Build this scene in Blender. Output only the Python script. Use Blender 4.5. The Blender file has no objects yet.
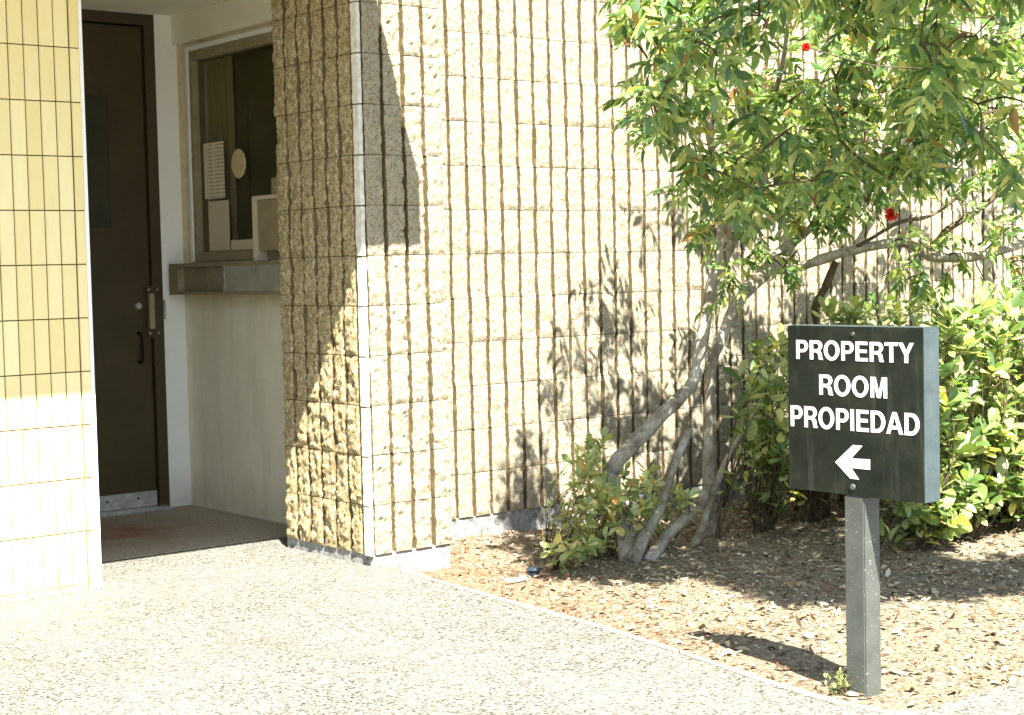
import bpy, bmesh, math, random
import numpy as np
from mathutils import Vector, Matrix, noise

random.seed(7)
RNG = np.random.default_rng(11)
scene = bpy.context.scene
COL = scene.collection

# ------------------------------------------------------------------ camera
F = 1660.0
CAM = Vector((-3.7411, -5.5808, 1.1631))
YAW, PITCH, ROLL = 0.6787, 0.0550, -0.0224
fw = Vector((math.sin(YAW) * math.cos(PITCH), math.cos(YAW) * math.cos(PITCH), -math.sin(PITCH)))
r0 = Vector((math.cos(YAW), -math.sin(YAW), 0))
u0 = r0.cross(fw)
RT = math.cos(ROLL) * r0 + math.sin(ROLL) * u0
UP = -math.sin(ROLL) * r0 + math.cos(ROLL) * u0
cd = bpy.data.cameras.new('camera')
cd.sensor_width = 36.0
cd.lens = F / 1024 * 36.0
cd.clip_start = 0.05
cd.clip_end = 2000
cam = bpy.data.objects.new('camera', cd)
COL.objects.link(cam)
M = Matrix((RT, UP, -fw)).transposed().to_4x4()
M.translation = CAM
cam.matrix_world = M
scene.camera = cam


def at(px, py, Y):
    """point on the vertical plane y = Y seen at photograph position (px, py)"""
    d = (px - 512) / F * RT - (py - 357.5) / F * UP + fw
    return CAM + d * ((Y - CAM.y) / d.y)


def proj(p):
    d = Vector(p) - CAM
    z = d.dot(fw)
    return 512 + F * d.dot(RT) / z, 357.5 - F * d.dot(UP) / z


# ------------------------------------------------------------------ world, sun, exposure
SUNV = Vector((0.2606, 0.6814, -1.0)).normalized()      # the way the light travels
ELEV = math.asin(-SUNV.z)
world = bpy.data.worlds.new('World')
scene.world = world
world.use_nodes = True
wn = world.node_tree
sky = wn.nodes.new('ShaderNodeTexSky')
sky.sky_type = 'NISHITA'
sky.sun_disc = False
sky.sun_elevation = ELEV
sky.sun_rotation = math.atan2(-SUNV.x, -SUNV.y)
wn.links.new(sky.outputs[0], wn.nodes['Background'].inputs[0])
wn.nodes['Background'].inputs[1].default_value = 0.07
sd = bpy.data.lights.new('sun', 'SUN')
sd.energy = 5.0
sd.angle = math.radians(0.5)
sd.color = (1.0, 0.96, 0.89)
sun = bpy.data.objects.new('sun', sd)
COL.objects.link(sun)
sun.rotation_euler = SUNV.to_track_quat('-Z', 'Y').to_euler()
sun.location = (-3, -8, 9)
vs = scene.view_settings
vs.view_transform = 'Standard'
vs.look = 'None'
vs.gamma = 1.0
vs.use_curve_mapping = False
vs.exposure = 2.3
scene.cycles.diffuse_bounces = 8


# ------------------------------------------------------------------ material helpers
class N:
    def __init__(self, name, rough=0.8, spec=0.3):
        self.m = bpy.data.materials.new(name)
        self.m.use_nodes = True
        self.t = self.m.node_tree
        self.b = self.t.nodes['Principled BSDF']
        self.b.inputs['Roughness'].default_value = rough
        self.b.inputs['Specular IOR Level'].default_value = spec
        self.geo = self.t.nodes.new('ShaderNodeNewGeometry')

    def n(self, kind, **kw):
        nd = self.t.nodes.new(kind)
        for k, v in kw.items():
            if k in ('inputs',):
                for a, b in v.items():
                    nd.inputs[a].default_value = b
            else:
                setattr(nd, k, v)
        return nd

    def l(self, a, b):
        self.t.links.new(a, b)

    def noise(self, scale, detail=4, rough=0.6, vec=None, sc=None):
        nd = self.n('ShaderNodeTexNoise')
        nd.inputs['Scale'].default_value = scale
        nd.inputs['Detail'].default_value = detail
        nd.inputs['Roughness'].default_value = rough
        v = vec or self.geo.outputs['Position']
        if sc:
            mp = self.n('ShaderNodeMapping')
            mp.inputs['Scale'].default_value = sc
            self.l(v, mp.inputs['Vector'])
            v = mp.outputs[0]
        self.l(v, nd.inputs['Vector'])
        return nd.outputs['Fac']

    def voro(self, scale, feature='F1', out='Distance', vec=None):
        nd = self.n('ShaderNodeTexVoronoi')
        nd.feature = feature
        nd.inputs['Scale'].default_value = scale
        self.l(vec or self.geo.outputs['Position'], nd.inputs['Vector'])
        return nd.outputs[out]

    def ramp(self, fac, stops, interp='LINEAR'):
        nd = self.n('ShaderNodeValToRGB')
        cr = nd.color_ramp
        cr.interpolation = interp
        while len(cr.elements) > 1:
            cr.elements.remove(cr.elements[0])
        for i, (p, c) in enumerate(stops):
            e = cr.elements[0] if i == 0 else cr.elements.new(p)
            e.position = p
            if not isinstance(c, tuple):
                c = (c, c, c)
            e.color = (*c[:3], 1)
        self.l(fac, nd.inputs[0])
        return nd.outputs[0]

    def mix(self, fac, a, b, mode='MIX'):
        nd = self.n('ShaderNodeMix', data_type='RGBA', blend_type=mode)
        for s, v in ((0, fac), (6, a), (7, b)):
            if hasattr(v, 'links') or hasattr(v, 'is_linked'):
                self.l(v, nd.inputs[s])
            else:
                nd.inputs[s].default_value = v if s == 0 else (*v[:3], 1)
        return nd.outputs[2]

    def math(self, op, a, b=0.0):
        nd = self.n('ShaderNodeMath', operation=op)
        for i, v in enumerate((a, b)):
            if hasattr(v, 'is_linked'):
                self.l(v, nd.inputs[i])
            else:
                nd.inputs[i].default_value = v
        return nd.outputs[0]

    def xyz(self):
        s = self.n('ShaderNodeSeparateXYZ')
        self.l(self.geo.outputs['Position'], s.inputs[0])
        return s.outputs

    def color(self, c):
        if hasattr(c, 'is_linked'):
            self.l(c, self.b.inputs['Base Color'])
        else:
            self.b.inputs['Base Color'].default_value = (*c, 1)
        return self

    def bump(self, h, strength=0.5, dist=0.01):
        nd = self.n('ShaderNodeBump')
        nd.inputs['Strength'].default_value = strength
        nd.inputs['Distance'].default_value = dist
        self.l(h, nd.inputs['Height'])
        if self.b.inputs['Normal'].is_linked:
            self.l(self.b.inputs['Normal'].links[0].from_socket, nd.inputs['Normal'])
        self.l(nd.outputs[0], self.b.inputs['Normal'])
        return self


MAT = {}
GZ_ = -0.045


def island_random(k):
    oi = k.n('ShaderNodeObjectInfo')
    s = k.math('ADD', k.geo.outputs['Random Per Island'], oi.outputs['Random'])
    return k.math('FRACT', s)


def make_materials():
    # split-face buff concrete block: a pale one, and a browner, more pitted one with the pier end face's shade in its colour
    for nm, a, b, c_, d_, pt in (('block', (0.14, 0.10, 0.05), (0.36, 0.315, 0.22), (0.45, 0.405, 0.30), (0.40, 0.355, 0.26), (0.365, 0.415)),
                                 ('block_shaded_brown', (0.085, 0.05, 0.014), (0.33, 0.25, 0.105), (0.60, 0.52, 0.33), (0.45, 0.36, 0.19), (0.37, 0.43))):
        k = N('split_face_' + nm, 0.92, 0.2)
        n1 = k.noise(3.0, 3)
        n2 = k.noise(45, 6, 0.75)
        n3 = k.noise(170, 3, 0.6)
        base = k.ramp(n2, [(0.28, a), (0.42, b), (0.62, c_)])
        base = k.mix(k.ramp(n1, [(0.35, 0.0), (0.7, 0.35)]), base, d_)
        base = k.mix(k.ramp(n3, [(pt[0], 1.0), (pt[1], 0.0)]), base, (0.15, 0.11, 0.06) if nm == 'block' else (0.07, 0.048, 0.022))
        base = k.mix(k.ramp(k.noise(95, 3, 0.7), [(0.37, 0.85), (0.43, 0.0)]), base, (0.17, 0.11, 0.045))
        base = k.mix(0.10, base, k.voro(75, 'F1', 'Color'), 'SOFT_LIGHT')
        k.color(base)
        k.bump(n2, 0.9, 0.012).bump(n3, 0.6, 0.004)
        MAT[nm] = k.m
    # mortar joints, and flute sides and floors with groove shade put into the brown
    k = N('block_mortar_groove_shade', 0.95, 0.2)
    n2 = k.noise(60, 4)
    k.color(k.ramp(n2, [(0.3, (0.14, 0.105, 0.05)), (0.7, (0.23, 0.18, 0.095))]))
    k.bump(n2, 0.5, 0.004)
    MAT['mortar_groove_shade'] = k.m
    # smooth pale corner
    k = N('smooth_pale_concrete', 0.85, 0.25)
    n2 = k.noise(25, 5)
    k.color(k.ramp(n2, [(0.3, (0.50, 0.46, 0.37)), (0.6, (0.72, 0.69, 0.61))]))
    k.bump(n2, 0.3, 0.004)
    MAT['pale'] = k.m
    # grey footing
    k = N('footing_concrete', 0.9, 0.25)
    n2 = k.noise(35, 5, 0.7)
    k.color(k.ramp(n2, [(0.3, (0.10, 0.098, 0.09)), (0.5, (0.26, 0.258, 0.245)), (0.75, (0.42, 0.42, 0.405))]))
    k.bump(n2, 0.8, 0.01)
    MAT['footing'] = k.m
    # glazed tile
    k = N('yellow_tile', 0.32, 0.45)
    oi = k.n('ShaderNodeObjectInfo')
    c = k.ramp(oi.outputs['Random'], [(0.0, (0.78, 0.65, 0.30)), (0.35, (0.81, 0.69, 0.35)), (0.7, (0.84, 0.73, 0.40)), (1.0, (0.80, 0.67, 0.32))])
    n1 = k.noise(7, 4, 0.6, sc=(1, 1, 0.35))
    c = k.mix(k.ramp(n1, [(0.5, 0.0), (0.72, 0.30)]), c, (0.58, 0.40, 0.13))
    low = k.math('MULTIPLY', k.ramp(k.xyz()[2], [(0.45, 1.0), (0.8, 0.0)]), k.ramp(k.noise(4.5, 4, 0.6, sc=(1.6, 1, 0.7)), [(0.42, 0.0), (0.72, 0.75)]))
    c = k.mix(low, c, (0.36, 0.26, 0.11))  # dappled shade on the lower tiles, put into the colour as tan patches
    k.color(c)
    k.bump(k.noise(40, 3), 0.12, 0.003)
    MAT['tile'] = k.m
    k = N('tile_grout', 0.95, 0.15)
    k.color(k.ramp(k.noise(40, 3), [(0.3, (0.045, 0.022, 0.012)), (0.7, (0.10, 0.055, 0.03))]))
    MAT['grout'] = k.m
    # stucco
    for nm, a, b in (('stucco', (0.80, 0.75, 0.56), (0.87, 0.83, 0.66)), ('stucco_white', (0.86, 0.875, 0.84), (0.90, 0.91, 0.88)),
                     ('soffit', (0.86, 0.82, 0.65), (0.90, 0.87, 0.72))):
        k = N(nm, 0.9, 0.2)
        n1 = k.noise(5, 5, 0.65)
        c = k.ramp(n1, [(0.3, a), (0.7, b)])
        z = k.xyz()[2]
        if nm != 'soffit':
            dirt = k.math('MULTIPLY', k.ramp(z, [(0.0, 1.0), (0.18, 0.0)]), k.noise(11, 4))
            c = k.mix(k.math('MULTIPLY', dirt, 0.6), c, (0.30, 0.24, 0.15))
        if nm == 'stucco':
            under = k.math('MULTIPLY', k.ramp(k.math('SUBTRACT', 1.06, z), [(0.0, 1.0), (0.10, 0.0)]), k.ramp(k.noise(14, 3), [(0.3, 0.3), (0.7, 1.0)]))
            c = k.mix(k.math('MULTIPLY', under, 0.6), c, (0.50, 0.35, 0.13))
            streak = k.noise(9, 4, 0.6, sc=(1, 1, 0.12))
            c = k.mix(k.ramp(streak, [(0.5, 0.0), (0.75, 0.35)]), c, (0.44, 0.40, 0.30))
        k.color(c)
        k.bump(k.noise(120, 4), 0.25, 0.004)
        MAT[nm] = k.m
    # exposed aggregate concrete
    k = N('exposed_aggregate_concrete', 0.85, 0.25)
    vd = k.voro(80, 'F1', 'Distance')
    vc = k.voro(80, 'F1', 'Color')
    sep = k.n('ShaderNodeSeparateColor')
    k.l(vc, sep.inputs[0])
    peb = k.ramp(sep.outputs[0], [(0.0, (0.015, 0.013, 0.009)), (0.27, (0.026, 0.022, 0.014)), (0.36, (0.08, 0.074, 0.055)), (0.5, (0.142, 0.139, 0.120)), (0.75, (0.196, 0.193, 0.172)), (1.0, (0.275, 0.272, 0.25))])
    vd2 = k.voro(190, 'F1', 'Color')
    sp2 = k.n('ShaderNodeSeparateColor')
    k.l(vd2, sp2.inputs[0])
    small = k.ramp(sp2.outputs[1], [(0.0, (0.028, 0.024, 0.016)), (0.28, (0.115, 0.108, 0.085)), (1.0, (0.225, 0.218, 0.185))])
    c = k.mix(k.ramp(vd, [(0.30, 0.0), (0.55, 1.0)]), peb, small)
    c = k.mix(k.ramp(k.noise(1.6, 4), [(0.4, 0.0), (0.7, 0.35)]), c, (0.22, 0.213, 0.182))
    c = k.mix(k.ramp(k.noise(2.7, 5, 0.65), [(0.52, 0.0), (0.75, 0.5)]), c, (0.12, 0.11, 0.085))
    # old reddish stain by the door
    P = k.n('ShaderNodeVectorMath', operation='DISTANCE')
    P.inputs[1].default_value = (-0.38, 1.75, -0.045)
    k.l(k.geo.outputs['Position'], P.inputs[0])
    st = k.math('MULTIPLY', k.ramp(P.outputs['Value'], [(0.1, 0.5), (0.55, 0.0)]), k.ramp(k.noise(5, 4), [(0.3, 0.5), (0.6, 1.0)]))
    c = k.mix(st, c, (0.22, 0.10, 0.06))
    # dappled shade near the tiled wall, put into the colour as smudges
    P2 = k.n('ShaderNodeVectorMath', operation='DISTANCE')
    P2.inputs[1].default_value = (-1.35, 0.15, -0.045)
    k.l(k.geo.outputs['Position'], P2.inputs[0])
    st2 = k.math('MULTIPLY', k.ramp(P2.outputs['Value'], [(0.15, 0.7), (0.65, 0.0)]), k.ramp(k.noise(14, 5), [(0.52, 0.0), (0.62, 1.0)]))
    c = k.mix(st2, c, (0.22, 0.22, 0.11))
    k.color(c)
    k.bump(k.ramp(vd, [(0.0, 1.0), (0.6, 0.0)]), 0.55, 0.006)
    MAT['concrete'] = k.m
    k = N('smooth_margin_concrete', 0.85, 0.25)
    k.color(k.ramp(k.noise(45, 5, 0.7), [(0.3, (0.10, 0.09, 0.065)), (0.45, (0.24, 0.23, 0.19)), (0.7, (0.32, 0.31, 0.27))]))
    k.bump(k.noise(90, 3), 0.3, 0.003)
    MAT['margin'] = k.m
    k = N('entry_slab_concrete', 0.7, 0.3)
    c = k.ramp(k.noise(90, 4, 0.7), [(0.35, (0.22, 0.19, 0.135)), (0.5, (0.36, 0.33, 0.25)), (0.65, (0.44, 0.41, 0.33))])
    P = k.n('ShaderNodeVectorMath', operation='DISTANCE')
    P.inputs[1].default_value = (-0.36, 1.62, GZ_)
    k.l(k.geo.outputs['Position'], P.inputs[0])
    st = k.math('MULTIPLY', k.ramp(P.outputs['Value'], [(0.1, 0.85), (0.62, 0.0)]), k.ramp(k.noise(6, 5), [(0.32, 0.35), (0.6, 1.0)]))
    c = k.mix(st, c, (0.22, 0.095, 0.05))
    k.color(c)
    k.bump(k.noise(60, 4), 0.3, 0.004)
    MAT['slab'] = k.m
    k = N('asphalt', 0.9, 0.2)
    k.color(k.ramp(k.noise(60, 4), [(0.3, (0.14, 0.135, 0.125)), (0.7, (0.24, 0.235, 0.22))]))
    MAT['asphalt'] = k.m
    # soil and litter
    k = N('mulch_soil', 0.95, 0.15)
    n1 = k.noise(2.2, 4)
    n2 = k.noise(55, 5, 0.7)
    c = k.ramp(n2, [(0.3, (0.04, 0.027, 0.013)), (0.5, (0.22, 0.185, 0.125)), (0.7, (0.38, 0.335, 0.24))])
    x, y, z = k.xyz()
    red = k.math('MULTIPLY', k.ramp(k.math('ADD', k.math('MULTIPLY', x, 0.6), k.math('MULTIPLY', y, -0.25)), [(0.15, 1.0), (0.62, 0.0)]), k.ramp(n1, [(0.3, 0.5), (0.6, 1.0)]))
    c = k.mix(k.math('MULTIPLY', red, 0.5), c, (0.24, 0.115, 0.055))
    k.color(c)
    k.bump(n2, 1.0, 0.015)
    MAT['soil'] = k.m
    k = N('dry_leaf', 0.8, 0.25)
    r = island_random(k)
    k.color(k.ramp(r, [(0.0, (0.06, 0.035, 0.016)), (0.2, (0.20, 0.135, 0.07)), (0.45, (0.37, 0.31, 0.195)), (0.75, (0.49, 0.425, 0.29)), (0.90, (0.22, 0.13, 0.07)), (1.0, (0.56, 0.50, 0.38))]))
    MAT['dry'] = k.m
    k = N('red_bark_chip', 0.85, 0.2)
    k.color(k.ramp(island_random(k), [(0.0, (0.08, 0.028, 0.012)), (0.4, (0.22, 0.075, 0.034)), (0.8, (0.30, 0.13, 0.06)), (1.0, (0.34, 0.25, 0.15))]))
    MAT['chip'] = k.m
    # door, frame
    k = N('brown_door_paint', 0.45, 0.4)
    n1 = k.noise(4, 4, 0.6)
    k.color(k.ramp(n1, [(0.3, (0.048, 0.036, 0.014)), (0.7, (0.066, 0.050, 0.021))]))
    MAT['door'] = k.m
    k = N('brown_frame_paint', 0.4, 0.4)
    k.color((0.065, 0.046, 0.022))
    MAT['frame'] = k.m
    k = N('dark_gap', 0.9, 0.1)
    k.color((0.02, 0.015, 0.01))
    MAT['gap'] = k.m
    k = N('brushed_aluminium', 0.4, 0.5)
    k.b.inputs['Metallic'].default_value = 0.7
    k.color(k.ramp(k.noise(30, 4, 0.6), [(0.35, (0.45, 0.47, 0.48)), (0.7, (0.72, 0.73, 0.73))]))
    MAT['alu'] = k.m
    k = N('bronze_window_frame', 0.5, 0.4)
    k.color(k.ramp(k.noise(12, 3), [(0.3, (0.27, 0.225, 0.12)), (0.7, (0.36, 0.305, 0.18))]))
    MAT['bronze'] = k.m
    k = N('ledge_metal', 0.5, 0.4)
    k.color(k.ramp(k.noise(8, 5, 0.7), [(0.3, (0.20, 0.165, 0.085)), (0.7, (0.31, 0.27, 0.17))]))
    MAT['ledge'] = k.m
    k = N('ledge_panel_grey', 0.6, 0.3)
    k.color(k.ramp(k.noise(10, 5, 0.7), [(0.3, (0.25, 0.24, 0.17)), (0.7, (0.37, 0.355, 0.27))]))
    MAT['ledgegrey'] = k.m
    k = N('window_glass', 0.03, 0.5)
    k.color((0.75, 0.78, 0.66))
    k.b.inputs['Transmission Weight'].default_value = 1.0
    k.b.inputs['IOR'].default_value = 1.45
    MAT['glass'] = k.m
    k = N('wired_glass', 0.25, 0.4)
    k.color(k.ramp(k.noise(3, 2), [(0.3, (0.035, 0.035, 0.022)), (0.7, (0.05, 0.05, 0.03))]))
    MAT['wired'] = k.m
    k = N('interior_paint', 0.9, 0.2)
    k.color((0.30, 0.27, 0.16))
    MAT['interior'] = k.m
    k = N('beige_blind', 0.8, 0.2)
    k.color((0.60, 0.47, 0.26))
    MAT['blind'] = k.m
    k = N('dim_room_panel', 0.8, 0.2)
    k.color(k.ramp(k.noise(3, 4), [(0.3, (0.17, 0.135, 0.05)), (0.7, (0.25, 0.20, 0.085))]))
    MAT['dimroom'] = k.m
    k = N('paper', 0.85, 0.2)
    x, y, z = k.xyz()
    ln = k.n('ShaderNodeTexWave', wave_type='BANDS', bands_direction='Z')
    ln.inputs['Scale'].default_value = 17
    ln.inputs['Distortion'].default_value = 0
    k.l(k.geo.outputs['Position'], ln.inputs['Vector'])
    words = k.ramp(k.noise(70, 1, 0.5, sc=(1, 1, 0.02)), [(0.46, 0.0), (0.52, 1.0)], 'LINEAR')
    ink = k.math('MULTIPLY', k.ramp(ln.outputs['Fac'], [(0.68, 0.0), (0.76, 1.0)]), words)
    k.color(k.mix(k.math('MULTIPLY', ink, 0.55), (0.74, 0.64, 0.47), (0.12, 0.10, 0.08)))
    MAT['paper'] = k.m
    k = N('plain_paper', 0.85, 0.2)
    k.color((0.62, 0.53, 0.38))
    MAT['plainpaper'] = k.m
    # sign
    k = N('sign_dark_green_paint', 0.5, 0.2)
    n1 = k.noise(9, 5, 0.7)
    n2 = k.noise(160, 2)
    c = k.ramp(n1, [(0.3, (0.005, 0.0075, 0.005)), (0.5, (0.010, 0.0135, 0.008)), (0.7, (0.023, 0.027, 0.016))])
    c = k.mix(k.ramp(n2, [(0.75, 0.0), (0.79, 0.5)]), c, (0.2, 0.21, 0.19))
    stk = k.noise(22, 5, 0.7, sc=(1, 1, 0.08))
    c = k.mix(k.ramp(stk, [(0.55, 0.0), (0.75, 0.5)]), c, (0.06, 0.065, 0.05))
    k.color(c)
    MAT['sign'] = k.m
    k = N('sign_sunlit_edge_paint', 0.38, 0.5)  # same paint as the sign face, lightened and bluer for the sun on it
    n1 = k.noise(14, 5, 0.7)
    c = k.ramp(n1, [(0.3, (0.035, 0.052, 0.055)), (0.7, (0.065, 0.087, 0.088))])
    c = k.mix(k.ramp(k.noise(170, 2), [(0.70, 0.0), (0.74, 0.6)]), c, (0.5, 0.5, 0.48))
    k.color(c)
    MAT['signedge'] = k.m
    k = N('post_paint', 0.4, 0.4)
    n1 = k.noise(14, 5, 0.7)
    c = k.ramp(n1, [(0.3, (0.058, 0.064, 0.054)), (0.7, (0.088, 0.096, 0.084))])
    c = k.mix(k.ramp(k.noise(150, 2), [(0.68, 0.0), (0.72, 0.7)]), c, (0.5, 0.5, 0.48))
    k.color(c)
    MAT['post'] = k.m
    k = N('white_vinyl', 0.5, 0.4)
    k.color((0.86, 0.86, 0.86))
    MAT['white'] = k.m
    # bark
    k = N('grey_tan_bark', 0.9, 0.2)
    n1 = k.noise(9, 5, 0.7)
    n2 = k.noise(55, 6, 0.75, sc=(1, 1, 0.35))
    c = k.ramp(n1, [(0.3, (0.15, 0.115, 0.07)), (0.5, (0.36, 0.32, 0.24)), (0.7, (0.55, 0.525, 0.45))])
    c = k.mix(k.ramp(n2, [(0.35, 0.7), (0.5, 0.0)]), c, (0.13, 0.09, 0.05))
    k.color(c)
    k.bump(n2, 1.0, 0.014)
    MAT['bark'] = k.m
    k = N('dark_bark', 0.9, 0.2)
    k.color(k.ramp(k.noise(20, 4), [(0.3, (0.05, 0.038, 0.022)), (0.7, (0.13, 0.10, 0.06))]))
    MAT['darkbark'] = k.m

    # leaves
    def leaf(nm, stops, trans, rough=0.28):
        k = N(nm, rough, 0.6)
        c = k.ramp(island_random(k), stops)
        k.color(c)
        tr = k.n('ShaderNodeBsdfTranslucent')
        tc = k.mix(1.0, c, (1.0, 1.0, 0.35), 'MULTIPLY')
        br = k.n('ShaderNodeMix', data_type='RGBA', blend_type='ADD')
        br.inputs[0].default_value = 0.8
        k.l(tc, br.inputs[6])
        k.l(tc, br.inputs[7])
        k.l(br.outputs[2], tr.inputs['Color'])
        mx = k.n('ShaderNodeMixShader')
        mx.inputs[0].default_value = trans
        k.l(k.b.outputs[0], mx.inputs[1])
        k.l(tr.outputs[0], mx.inputs[2])
        out = [n for n in k.t.nodes if n.type == 'OUTPUT_MATERIAL'][0]
        k.l(mx.outputs[0], out.inputs[0])
        MAT[nm] = k.m

    leaf('tree_leaf', [(0.0, (0.04, 0.09, 0.025)), (0.25, (0.10, 0.185, 0.05)), (0.55, (0.19, 0.295, 0.085)), (0.8, (0.33, 0.42, 0.14)), (0.93, (0.48, 0.48, 0.13)), (0.975, (0.38, 0.22, 0.08)), (1.0, (0.18, 0.08, 0.04))], 0.30)
    leaf('hedge_leaf', [(0.0, (0.06, 0.115, 0.03)), (0.3, (0.14, 0.215, 0.06)), (0.6, (0.25, 0.32, 0.11)), (0.88, (0.42, 0.45, 0.19)), (1.0, (0.66, 0.58, 0.17))], 0.28)
    leaf('shrub_leaf', [(0.0, (0.12, 0.175, 0.05)), (0.5, (0.28, 0.345, 0.12)), (0.85, (0.46, 0.48, 0.22)), (0.95, (0.56, 0.46, 0.15)), (1.0, (0.56, 0.28, 0.09))], 0.30)
    k = N('red_bloom', 0.7, 0.2)
    k.color(k.ramp(island_random(k), [(0.0, (0.62, 0.02, 0.015)), (1.0, (0.80, 0.05, 0.03))]))
    MAT['red'] = k.m
    k = N('dark_blue_plastic', 0.4, 0.4)
    k.color((0.035, 0.05, 0.075))
    MAT['blueplastic'] = k.m


make_materials()


# ------------------------------------------------------------------ object helpers
def link_mesh(name, verts, faces, mat, parent=None, smooth=False, bevel=0.0):
    me = bpy.data.meshes.new(name)
    me.from_pydata([tuple(v) for v in verts], [], faces)
    return link_me(name, me, mat, parent, smooth, bevel)


def link_me(name, me, mat, parent=None, smooth=False, bevel=0.0):
    if mat is not None:
        me.materials.clear()
        me.materials.append(MAT[mat] if isinstance(mat, str) else mat)
    if bevel:
        bm = bmesh.new()
        bm.from_mesh(me)
        bmesh.ops.bevel(bm, geom=list(bm.edges), offset=bevel, segments=2, affect='EDGES', clamp_overlap=True)
        bm.to_mesh(me)
        bm.free()
    if smooth:
        me.polygons.foreach_set('use_smooth', [True] * len(me.polygons))
    o = bpy.data.objects.new(name, me)
    COL.objects.link(o)
    if parent is not None:
        o.parent = parent
    return o


def boxv(x0, x1, y0, y1, z0, z1):
    v = [(x0, y0, z0), (x1, y0, z0), (x1, y1, z0), (x0, y1, z0), (x0, y0, z1), (x1, y0, z1), (x1, y1, z1), (x0, y1, z1)]
    f = [(0, 3, 2, 1), (4, 5, 6, 7), (0, 1, 5, 4), (1, 2, 6, 5), (2, 3, 7, 6), (3, 0, 4, 7)]
    return v, f


def box(name, b, mat, parent=None, bevel=0.0):
    """box from world extents; children are written relative to the parent's origin"""
    v, f = boxv(*b)
    if parent is not None:
        p = parent_origin(parent)
        v = [(a[0] - p.x, a[1] - p.y, a[2] - p.z) for a in v]
    return link_mesh(name, v, f, mat, parent, bevel=bevel)


def parent_origin(o):
    p = Vector((0, 0, 0))
    while o is not None:
        p += Vector(o.location)
        o = o.parent
    return p


def boxes(name, bl, mat, parent=None):
    vs_, fs_ = [], []
    p = parent_origin(parent) if parent is not None else Vector((0, 0, 0))
    for b in bl:
        v, f = boxv(*b)
        n = len(vs_)
        vs_ += [(a[0] - p.x, a[1] - p.y, a[2] - p.z) for a in v]
        fs_ += [tuple(i + n for i in q) for q in f]
    return link_mesh(name, vs_, fs_, mat, parent)


def tag(o, label=None, cat=None, group=None, kind=None):
    for a, b in (('label', label), ('category', cat), ('group', group), ('kind', kind)):
        if b:
            o[a] = b
    return o


def empty(name, loc, label, cat, group=None):
    o = bpy.data.objects.new(name, None)
    o.empty_display_size = 0.1
    COL.objects.link(o)
    o.location = loc
    return tag(o, label, cat, group)


def prism(name, poly, z0, z1, mat, parent=None):
    n = len(poly)
    v = [(x, y, z0) for x, y in poly] + [(x, y, z1) for x, y in poly]
    f = [tuple(range(n))[::-1], tuple(range(n, 2 * n))] + [(i, (i + 1) % n, n + (i + 1) % n, n + i) for i in range(n)]
    return link_mesh(name, v, f, mat, parent)


def tube_arrays(pts, rad, seg=8, wob=0.0, off=0):
    """tapered tube along pts (Catmull-Rom smoothed) -> verts, faces"""
    P = [Vector(p) for p in pts]
    fine, fr = [], []
    n = len(P)
    sub = 5 if n > 2 else 1
    for i in range(n - 1):
        a = P[max(i - 1, 0)]
        b, c = P[i], P[i + 1]
        d = P[min(i + 2, n - 1)]
        for s in range(sub):
            t = s / sub
            q = 0.5 * ((2 * b) + (c - a) * t + (2 * a - 5 * b + 4 * c - d) * t * t + (3 * b - a - 3 * c + d) * t ** 3)
            fine.append(q)
            fr.append(rad[i] * (1 - t) + rad[i + 1] * t)
    fine.append(P[-1])
    fr.append(rad[-1])
    v, f = [], []
    ref = Vector((0.3, 0.2, 1)).normalized()
    for i, p in enumerate(fine):
        tg = (fine[min(i + 1, len(fine) - 1)] - fine[max(i - 1, 0)]).normalized()
        a = tg.cross(ref)
        if a.length < 0.05:
            a = tg.cross(Vector((1, 0, 0)))
        a.normalize()
        b = tg.cross(a)
        for s in range(seg):
            an = 2 * math.pi * s / seg
            r = fr[i]
            if wob:
                r *= 1 + wob * noise.noise(Vector((p.x * 14 + math.cos(an), p.y * 14 + math.sin(an), p.z * 9)))
            v.append(p + (a * math.cos(an) + b * math.sin(an)) * r)
    for i in range(len(fine) - 1):
        for s in range(seg):
            s2 = (s + 1) % seg
            f.append((off + i * seg + s, off + i * seg + s2, off + (i + 1) * seg + s2, off + (i + 1) * seg + s))
    f.append(tuple(off + s for s in range(seg))[::-1])
    f.append(tuple(off + (len(fine) - 1) * seg + s for s in range(seg)))
    return v, f


def tube(name, pts, rad, mat, parent=None, seg=10, wob=0.0):
    v, f = tube_arrays(pts, rad, seg, wob)
    if parent is not None:
        p = parent_origin(parent)
        v = [a - p for a in v]
    return link_mesh(name, v, f, mat, parent, smooth=True)


# ================================================================== the ground
GZ = -0.045           # top of the walkway
EDGE = [(0.062, -0.02), (0.057, -0.157), (0.026, -0.369), (-0.024, -0.871), (-0.069, -1.466), (-0.150, -1.978), (-0.215, -2.335), (-0.245, -2.60), (-0.24, -2.80), (-0.19, -2.852)]
v, f = boxv(-400, 400, -400, 400, -0.9, -0.30)
tag(link_mesh('ground', v, f, 'asphalt'), kind='structure')
poly = EDGE + [(14, -2.852), (14, -9.5), (-12, -9.5), (-12, 2.6), (0.5, 2.6), (0.5, 0.64), (0.03, 0.62), (0.03, -0.02)]
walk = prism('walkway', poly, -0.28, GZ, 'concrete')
tag(walk, kind='structure')
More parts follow.
